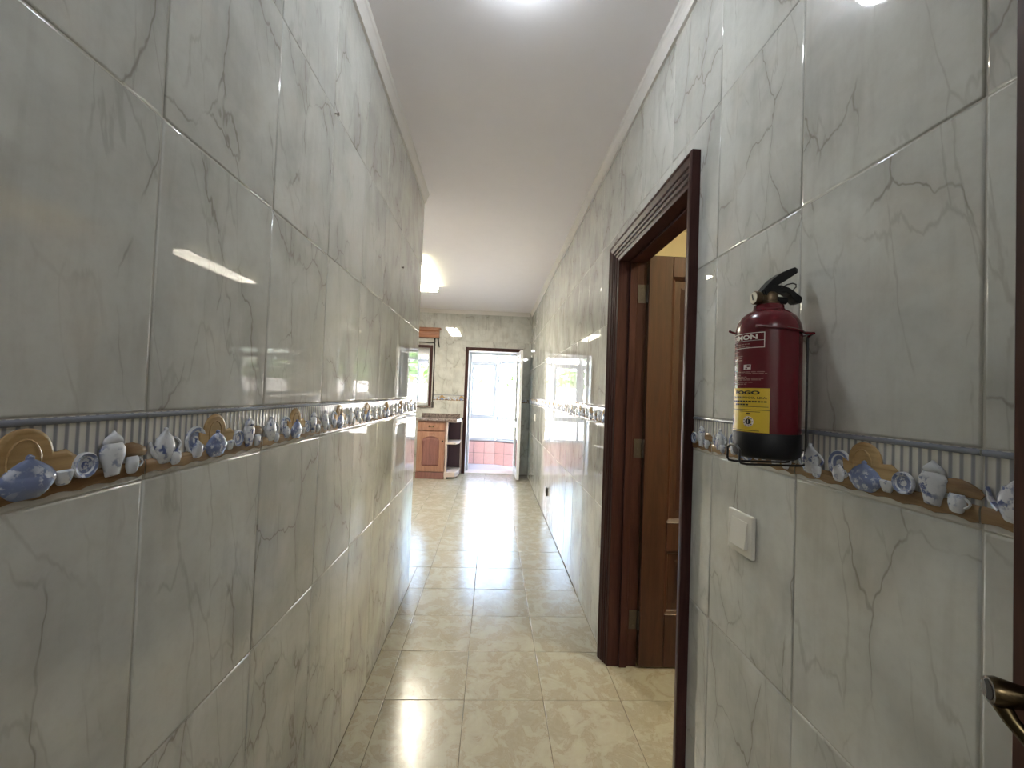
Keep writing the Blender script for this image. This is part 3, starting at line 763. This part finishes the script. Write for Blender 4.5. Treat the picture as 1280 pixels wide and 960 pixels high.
# ------------------------------------------------------------------ lamps
def ceiling_box_lamp(x0, x1, ya, yb, label):
    t = thing('ceiling_lamp', ((x0+x1)/2, (ya+yb)/2, ZC), label, 'lamp')
    boxo('housing', (x0+.02, x1-.02, ya+.004, yb-.004, ZC-.022, ZC), M['lampbody'], t, .003)
    m = MB(); m.box(x0+.004, x1-.004, ya+.012, yb-.012, ZC-.050, ZC-.023); m.build('side_panel', M['klamp_side'], t)
    m = MB(); m.prism([(x0+.007, ya+.03), (x0+.03, ya+.007), (x1-.03, ya+.007), (x1-.007, ya+.03), (x1-.007, yb-.03), (x1-.03, yb-.007), (x0+.03, yb-.007), (x0+.007, yb-.03)], ZC-.0695, ZC-.055, 'xy'); m.build('diffuser', M['klamp'], t, bevel=.004)
    m = MB()
    for b_ in ((x0, x0+.006, ya, yb), (x1-.006, x1, ya, yb), (x0+.006, x1-.006, ya, ya+.006), (x0+.006, x1-.006, yb-.006, yb)): m.box(b_[0], b_[1], b_[2], b_[3], ZC-.0700, ZC-.0475)
    m.build('rim', M['lampbody'], t)
    for y in (ya, yb-.012): boxo('end_cap', (x0, x1, y, y+.012, ZC-.0475, ZC-.001), M['lampbody'], t, .002)
    return t
ceiling_box_lamp(-.975, -.728, 4.06, 5.30, 'long glowing fluorescent fitting on the kitchen ceiling past the wall end')
def flush_lamp(x, y, r, label, mat):
    t = thing('ceiling_lamp', (x, y, ZC), label, 'lamp')
    m = MB(); m.lathe([(r, ZC), (r+.010, ZC-.003), (r+.010, ZC-.012), (r-.006, ZC-.014)], 32, (x, y, 0)); m.build('rim', M['lampbody'], t)
    m = MB(); m.lathe([(r-.007, ZC-.0125), (r-.006, ZC-.034), (r-.02, ZC-.041), (.01, ZC-.043)], 32, (x, y, 0)); m.build('diffuser', mat, t, angle=60)
def round_lamp(x, y, r, label, mat, name='ceiling_lamp'):
    t = thing(name, (x, y, ZC), label, 'lamp')
    m = MB(); m.lathe([(r*.8, ZC), (r*.86, ZC-.02), (r*.7, ZC-.025)], 24, (x, y, 0)); m.build('base', M['lampbody'], t)
    m = MB(); m.lathe([(r*.84, ZC-.020), (r, ZC-.035), (r*.96, ZC-.06), (r*.7, ZC-.085), (r*.3, ZC-.097), (.004, ZC-.099)], 24, (x, y, 0)); m.build('diffuser', mat, t, angle=60)
flush_lamp(.05, 1.22, .050, 'small round ceiling light over the corridor just above the view', M['clamp'])
round_lamp(.05, -1.75, .14, 'round fill light added out of view behind the viewer', M['fill_lamp'])  # unseen lamp, added to lift the dim lower walls near the viewer
round_lamp(1.75, 1.15, .13, 'warm round ceiling light inside the side room', M['slamp'])

# ------------------------------------------------------------------ balcony door
bc = thing('trim_5', (BD_X0, YB, 0), 'thin dark brown frame around the balcony doorway', 'door frame', kind='structure')
boxo('casing_stile', (-.452, BD_X0, YB-.016, YB-.0005, 0, 2.024), M['mahog'], bc, .003)
boxo('casing_stile', (BD_X1, .477, YB-.016, YB-.0005, 0, 2.024), M['mahog'], bc, .003)
boxo('casing_head', (BD_X0, BD_X1, YB-.016, YB-.0005, BD_Z, 2.024), M['mahog'], bc, .003)
bl = thing('trim_6', (BD_X0, YB+.2, 0), 'white aluminium frame and pale stone threshold of the balcony doorway', 'door frame', kind='structure')
boxo('reveal_lining', (BD_X0, BD_X0+.006, YB, 6.955, .012, BD_Z), M['alu'], bl)
boxo('reveal_lining', (BD_X1-.006, BD_X1, YB, 6.955, .012, BD_Z), M['alu'], bl)
boxo('reveal_lining', (BD_X0, BD_X1, YB, 6.955, BD_Z-.006, BD_Z), M['alu'], bl)
boxo('frame_stile', (BD_X0, BD_X0+.045, 6.955, 7.020, .012, BD_Z), M['alu'], bl, .004)
boxo('frame_stile', (BD_X1-.045, BD_X1, 6.955, 7.020, .012, BD_Z), M['alu'], bl, .004)
boxo('frame_head', (BD_X0+.045, BD_X1-.045, 6.955, 7.020, BD_Z-.045, BD_Z), M['alu'], bl, .004)
boxo('frame_seal', (BD_X0+.006, BD_X0+.012, 6.940, 6.954, .03, BD_Z-.02), M['socket'], bl)
boxo('threshold', (BD_X0, BD_X1, YB+.004, 7.06, -.03, .012), M['sillstone'], bl, .004)
bd = thing('door_3', (.405, 6.93, .02), 'white aluminium glazed balcony door swung open into the kitchen', 'door', kind='structure')
a = Vector((.400, 6.945, 0)); b = Vector((.418, 6.205, 0)); d = (b-a).normalized(); nrm = Vector((-d.y, d.x, 0)); Lw = (b-a).length
X = Matrix(((d.x, nrm.x, 0, a.x), (d.y, nrm.y, 0, a.y), (0, 0, 1, 0), (0, 0, 0, 1)))   # local: x along the leaf, y across
def leaf_box(name, bx, mat, bevel=.004):
    m = MB(); m.xf = X; m.box(*bx); return m.build(name, mat, bd, bevel=bevel)
t2 = .021
leaf_box('stile', (0, .075, -t2, t2, .025, 1.955), M['alu']); leaf_box('stile', (Lw-.075, Lw, -t2, t2, .025, 1.955), M['alu'])
for z0, z1 in ((.025, .125), (.77, .85), (1.885, 1.955)): leaf_box('rail', (.075, Lw-.075, -t2, t2, z0, z1), M['alu'])
for z0, z1 in ((.125, .77), (.85, 1.885)): leaf_box('pane', (.075, Lw-.075, -.003, .003, z0, z1), M['doorglass'], 0)
for s in (-1, 1):
    m = MB(); m.xf = X; m.box(Lw-.052, Lw-.022, s*t2 if s > 0 else -t2-.007, t2+.007 if s > 0 else -t2, .74, .90)
    m.tube([(Lw-.037, s*(t2+.005), .825), (Lw-.037, s*(t2+.045), .825), (Lw-.050, s*(t2+.052), .825), (Lw-.15, s*(t2+.050), .825)], .008, 8)
    m.build('handle', M['steel'], bd)

# ------------------------------------------------------------------ kitchen window, pelmet, blind strap
wn = thing('window_1', ((WN_X0+WN_X1)/2, YB+.1, WN_Z0), 'kitchen window in a dark frame, half hidden by the corridor wall end', 'window', kind='structure')
for bx in ((WN_X0-.045, WN_X0, WN_Z0-.03, WN_Z1+.045), (WN_X1, WN_X1+.045, WN_Z0-.03, WN_Z1+.045)): boxo('casing', (bx[0], bx[1], YB-.018, YB-.0005, bx[2], bx[3]), M['mahog'], wn, .003)
boxo('casing', (WN_X0, WN_X1, YB-.018, YB-.0005, WN_Z1, WN_Z1+.045), M['mahog'], wn, .003)
boxo('sill', (WN_X0-.05, WN_X1+.05, YB-.03, YB+.22, WN_Z0-.03, WN_Z0), M['granite'], wn, .004)
for bx in ((WN_X0, WN_X0+.05, WN_Z0, WN_Z1), (WN_X1-.05, WN_X1, WN_Z0, WN_Z1)): boxo('frame_stile', (bx[0], bx[1], YB+.13, YB+.19, bx[2], bx[3]), M['alu'], wn, .004)
for z0, z1 in ((WN_Z0, WN_Z0+.05), (WN_Z1-.09, WN_Z1)): boxo('frame_rail', (WN_X0+.05, WN_X1-.05, YB+.13, YB+.19, z0, z1), M['alu'], wn, .004)
xm = (WN_X0+WN_X1)/2
boxo('meeting_stile', (xm-.035, xm+.035, YB+.135, YB+.185, WN_Z0+.05, WN_Z1-.09), M['alu'], wn, .004)
for x0, x1 in ((WN_X0+.05, xm-.035), (xm+.035, WN_X1-.05)): boxo('pane', (x0, x1, YB+.157, YB+.163, WN_Z0+.05, WN_Z1-.09), M['glass'], wn)
pe = thing('window_pelmet', (-1.53, YB-.05, 2.14), 'reddish wooden pelmet box over the kitchen window', 'pelmet')
m = MB(); pr = [(0, 2.145), (.085, 2.145), (.088, 2.165), (.082, 2.180), (.084, 2.235), (.100, 2.250), (.112, 2.262), (.112, 2.285), (0, 2.285)]
m.add([(x, YB-.0005-d_, z) for x in (-2.18, -.880) for d_, z in pr], [(k, (k+1) % 9, 9+(k+1) % 9, 9+k) for k in range(9)]+[tuple(range(9)), tuple(range(17, 8, -1))]); m.build('front_board', M['pelmet'], pe)
boxo('cap', (-2.20, -.855, YB-.125, YB-.0005, 2.285, 2.300), M['pelmet'], pe, .003)
rod = thing('curtain_rod', (-1.55, YB-.06, 2.06), 'dark curtain rod and angled holder under the wooden pelmet', 'rod')
m = MB(); m.tube([(-2.15, YB-.055, 2.068), (-.945, YB-.055, 2.068)], .009, 10); m.build('rod', M['black'], rod)
for x in (-2.12, -.955):
    m = MB(); m.tube([(x, YB-.001, 2.105), (x, YB-.055, 2.085)], .006, 8); m.box(x-.012, x+.012, YB-.006, YB-.0005, 2.05, 2.143); m.build('bracket', M['black'], rod)
m = MB(); m.tube([(-.902, YB-.03, 2.142), (-.885, YB-.045, 2.06), (-.872, YB-.05, 1.995)], [.012, .010, .008], 8); m.build('holder', M['black'], rod)
st = thing('blind_strap', (-.945, YB-.012, 1.04), 'narrow dark shutter strap beside the kitchen window', 'strap')
boxo('strap', (-.958, -.940, YB-.010, YB-.004, 1.10, 2.05), M['black'], st)
boxo('winder', (-.966, -.930, YB-.022, YB-.0005, 1.03, 1.13), M['socket'], st, .004)

# ------------------------------------------------------------------ kitchen units
CX0, CX1, CY = -1.090, -.676, 6.245
cab = thing('base_cabinet', ((CX0+CX1)/2, 6.5, 0), 'reddish wooden base cabinet with drawer and arched door under the granite worktop', 'cabinet')
boxo('carcass', (CX0, CX1, CY+.022, YB-.003, .10, .855), M['cabwood'], cab, .002)
boxo('plinth', (CX0, CX1, CY-.004, YB-.01, .001, .098), M['cabdark'], cab, .002)
dr = boxo('drawer', (CX0+.012, CX1-.012, CY, CY+.02, .712, .838), M['cabwood'], cab, .006, segs=2)
m = MB(); m.prism([(-.998+.0, .742), (-.768, .742), (-.768, .808), (-.998, .808)], CY-.004, CY+.001); m.build('raised_field', M['cabwood'], dr, bevel=.002)
cxm = (CX0+CX1)/2
m = MB()
for s in (-1, 1): m.lathe([(.012, -.003), (.013, -.007), (.006, -.010), (.006, -.016)], 12, (cxm+s*.03, CY-.003, .775), 'y')
m.tube([(cxm-.03, CY-.018, .775), (cxm-.015, CY-.023, .768), (cxm+.015, CY-.023, .768), (cxm+.03, CY-.018, .775)], .0045, 8); m.build('pull', M['brassdark'], dr)
dX0, dX1, dz0, dz1 = CX0+.012, CX1-.012, .112, .700
m = MB(); arch = [(dX0+.068+(dX1-dX0-.136)*k/12, .575+.055*(math.sin(PI*k/12)**.8)) for k in range(13)]
m.box(dX0, dX0+.068, CY, CY+.02, dz0, dz1); m.box(dX1-.068, dX1, CY, CY+.02, dz0, dz1); m.box(dX0+.068, dX1-.068, CY, CY+.02, dz0, dz0+.075)
for (xa, za), (xb, zb) in zip(arch, arch[1:]): m.prism([(xa, za), (xb, zb), (xb, dz1), (xa, dz1)], CY, CY+.02)
cd = m.build('door', M['cabwood'], cab)
field = [(dX0+.07, dz0+.077), (dX1-.07, dz0+.077)]+[(x, z-.002) for x, z in reversed(arch)]
field = [(min(max(x, dX0+.07), dX1-.07), z) for x, z in field]
inner = [(cxm+(x-cxm)*.80, .36+(z-.36)*.86) for x, z in field]; n = len(field); m = MB()
m.add([(x, CY+.013, z) for x, z in field]+[(x, CY+.004, z) for x, z in inner], [(i, (i+1) % n, n+(i+1) % n, n+i) for i in range(n)]+[tuple(range(n, 2*n))])
tag(m.build('panel', M['cabdark'], cd), 'darker arched panel')
m = MB(); m.lathe([(.006, 0), (.006, -.012), (.013, -.018), (.012, -.024), (.004, -.027)], 12, (dX1-.022, CY, .560), 'y'); m.build('knob', M['black'], cd)
sh = thing('end_shelf', (-.56, 6.5, 0), 'open pale corner shelf unit between the base cabinet and the balcony door', 'shelf')
SX0, SX1 = -.675, -.470
outline = lambda y0_: [(SX0, YB-.004), (SX1, YB-.004), (SX1, 6.42), (SX1-.045, y0_), (SX0, y0_)]
for z0, z1, nme in ((.512, .540, 'shelf'), (.030, .100, 'bottom_shelf'), (.838, .855, 'top_rail')):
    m = MB(); m.prism(outline(CY+.01), z0, z1, 'xy'); m.build(nme, M['shelfpaint'], sh, bevel=.003)
m = MB(); m.lathe([(.014, .10), (.016, .13), (.019, .17), (.013, .20), (.017, .26), (.017, .78), (.013, .80), (.018, .82), (.018, .838)], 14, (-.655, CY+.026, 0)); m.tube([(-.655, CY+.026, .001), (-.655, CY+.026, .03)], .018, 12)
m.build('post', M['shelfpaint'], sh)
boxo('back_panel', (SX0, SX1, YB-.018, YB-.004, .10, .838), M['shelfdark'], sh)
boxo('side_panel', (SX0, SX0+.010, CY+.06, YB-.018, .10, .838), M['shelfdark'], sh)
boxo('end_stile', (SX1-.012, SX1+.012, YB-.045, YB-.003, .001, .838), M['shelfpaint'], sh, .003)
boxo('foot', (SX1-.07, SX1-.02, 6.40, 6.45, .001, .030), M['shelfpaint'], sh)
wt = thing('kitchen_worktop', (-.8, 6.5, .856), 'brown granite worktop with upstand over the kitchen units', 'worktop')
m = MB(); m.prism([(CX0-.02, YB-.003), (-.452, YB-.003), (-.452, 6.40), (-.505, CY-.035), (CX0-.02, CY-.035)], .8565, .890, 'xy'); m.build('slab', M['granite'], wt, bevel=.006, segs=2)
boxo('upstand', (CX0-.02, -.500, YB-.022, YB-.002, .8905, .945), M['granite'], wt, .003)

# ------------------------------------------------------------------ veranda
struct('floor_veranda', [(-2.9, 1.5, 7.025, 8.1, -.15, -.004)], M['verfloor'], 'pale bluish floor of the veranda beyond the balcony door', 'floor')
struct('roof_veranda', [(-2.9, 1.5, YB+.285, 8.1, 2.42, 2.54)], M['paint'], 'flat veranda roof above the bay windows', 'roof')
P0, P1, P2 = Vector((-2.8, 7.744, 0)), Vector((.080, 7.690, 0)), Vector((1.20, 7.035, 0))
par = thing('wall_veranda', (P1.x, P1.y, 0), 'low pink tiled parapet under the veranda windows', 'wall', kind='structure')
pm = {}
glz = thing('window_2', (P1.x, P1.y, .45), 'white framed bay windows of the veranda above the pink tiles', 'window', kind='structure')
def seg(A, B, first):
    d = (B-A).normalized(); n = Vector((-d.y, d.x, 0)); L = (B-A).length; rz = math.atan2(d.y, d.x)
    X = Matrix(((d.x, n.x, 0, A.x), (d.y, n.y, 0, A.y), (0, 0, 1, 0), (0, 0, 0, 1)))   # x along, y outwards
    m = MB(); m.xf = X; m.box(0, L, .002, .12, -.1, .425); m.build('parapet', M['pinkgrout'], par)
    tw = .193; k = 0; s = L if first else 0
    edges = [L-tw*i for i in range(int(L/tw)+1)] if first else [tw*i for i in range(int(L/tw)+1)]
    for e in edges:
        s0, s1 = (e-tw, e) if first else (e, e+tw)
        if s0 < 0 or s1 > L: continue
        wx = A+d*((s0+s1)/2)
        if wx.x < -2.2: continue
        for z0, z1 in ((-.005, .200), (.200, .405)):
            key = round(z1-z0, 3)
            if key not in pm: a_, b_ = tw/2-.003, (z1-z0)/2-.003; pm[key] = tile_mb([(-a_, -b_), (a_, -b_), (a_, b_), (-a_, b_)], .003, .002, .006).mesh('parapet_tile', M['pink'], angle=80)
            q = put('parapet_tile', pm[key], par, (wx.x-par.location.x, wx.y-par.location.y, (z0+z1)/2), rz); q.location -= n*0.0
    def b(name, bx, mat, bevel=.004):
        m = MB(); m.xf = X; m.box(*bx); return m.build(name, mat, glz, bevel=bevel)
    b('sill', (0, L, -.012, .14, .425, .450), M['alushade'])
    bays = [L-.50*i for i in range(int(L/.5)+1)] if first else [.5*i for i in range(int(L/.5)+1)]
    bays = sorted(bays)
    for e in bays: b('post', (max(0, e-.032), min(L, e+.032), .02, .08, .450, 2.42), M['alushade'])
    for e0, e1 in zip(bays, bays[1:]):
        x0, x1 = e0+.032, e1-.032
        for z0, z1 in ((.450, .482), (.815, .860), (1.845, 1.890), (2.385, 2.42)): b('rail', (x0, x1, .025, .075, z0, z1), M['alushade'])
        cf = MB(); cf.xf = X
        if first:
            cf.box(x0, x0+.04, .010, .070, .862, 1.843); cf.box(x1-.04, x1, .010, .070, .862, 1.843); cf.box(x0+.04, x1-.04, .010, .070, .862, .905); cf.box(x0+.04, x1-.04, .010, .070, 1.800, 1.843)
            cf = cf.build('casement_frame', M['alushade'], glz, bevel=.003)
            h = MB(); h.xf = X; h.box(x1-.03, x1-.012, -.012, .010, 1.30, 1.42); h.build('handle', M['steel'], cf, bevel=.002)
        for z0, z1 in ((.482, .815), (.905, 1.800) if first else (.860, 1.845), (1.890, 2.385)):
            i = .04 if first and z0 > .8 and z1 < 1.85 else 0
            b('pane', (x0+i, x1-i, .047, .052, z0, z1), M['glass'], 0)
seg(P0, P1, True); seg(P1, P2, False)
struct('wall_veranda_end', [(-2.9, -2.8, YB+.285, 7.8, -.1, 2.42)], M['outer'], 'plain end wall of the veranda left of the bay windows', 'wall')

# ------------------------------------------------------------------ yard beyond the veranda
struct('ground', [(-22, 22, 8.1, 40, -.3, -.16)], M['lawn'], 'pale paved yard beyond the veranda windows', 'ground')
t = thing('garden_wall', (0, 13, -.16), 'long white rendered garden wall below the hedge outside', 'wall')
boxo('wall_body', (-14, 14, 13.0, 13.2, -.16, 1.45), M['outer'], t); boxo('coping', (-14, 14, 12.96, 13.24, 1.45, 1.52), M['outer'], t, .01)
def foliage(name, n, cx, cy, cz, rx, ry, rz_, size, parent):
    m = MB(); vs = []; fs = []
    for i in range(n):
        while True:
            p = Vector((random.uniform(-1, 1), random.uniform(-1, 1), random.uniform(-1, 1)))
            if .35 < p.length < 1: break
        c = Vector((cx+p.x*rx, cy+p.y*ry, cz+p.z*rz_)); a = Vector((random.gauss(0, 1), random.gauss(0, 1), random.gauss(0, 1))).normalized(); b = a.orthogonal().normalized(); s = size*random.uniform(.6, 1.3)
        vs += [c-a*s, c-b*s*.45, c+a*s, c+b*s*.45]; k = 4*i; fs.append((k, k+1, k+2, k+3))
    m.add(vs, fs); o = m.build(name, M['leaf'], parent); o['kind'] = 'stuff'; return o
hd = thing('hedge', (0, 14, 1.4), 'low green hedge showing above the white garden wall', 'hedge')
for k in range(6): foliage('leaves', 420, -7.5+3*k, 14.0, 1.45, 1.7, .5, .75, .16, hd)
m = MB()
for k in range(12): m.tube([(-8+1.4*k, 14, -.16), (-8+1.4*k+.1, 14, 1.5)], .04, 6)
m.build('stems', M['bark'], hd)['kind'] = 'stuff'
for x, y, hh, lab in ((-4.5, 19, 4.4, 'bushy tree behind the garden wall on the window side'), (3.2, 21, 5.2, 'taller tree behind the garden wall facing the balcony door')):
    t = thing('yard_tree', (x, y, -.16), lab, 'tree', 'trees beyond the garden wall')
    m = MB(); m.tube([(x, y, -.16), (x+.1, y, hh*.4), (x, y, hh*.75)], [.18, .14, .06], 8); m.build('trunk', M['bark'], t)
    foliage('crown', 900, x, y, hh*.72, hh*.36, hh*.36, hh*.32, .26, t)
t = thing('far_house', (-1, 28, -.16), 'pale house with a clay roof behind the yard trees', 'house')
boxo('house_wall', (-6, 4, 27, 33, -.16, 4.2), M['outer'], t)
m = MB(); m.prism([(-6.4, 4.2), (4.4, 4.2), (-1, 6.2)], 26.6, 33.4); m.build('roof', M['rooftile'], t)
for x in (-4.2, -1.0, 2.2):
    wf = boxo('window', (x-.55, x+.55, 26.94, 27.0, 1.6, 3.0), M['alu'], t, .01)
    boxo('pane', (x-.48, x+.48, 26.92, 26.938, 1.67, 2.93), M['socket'], wf)
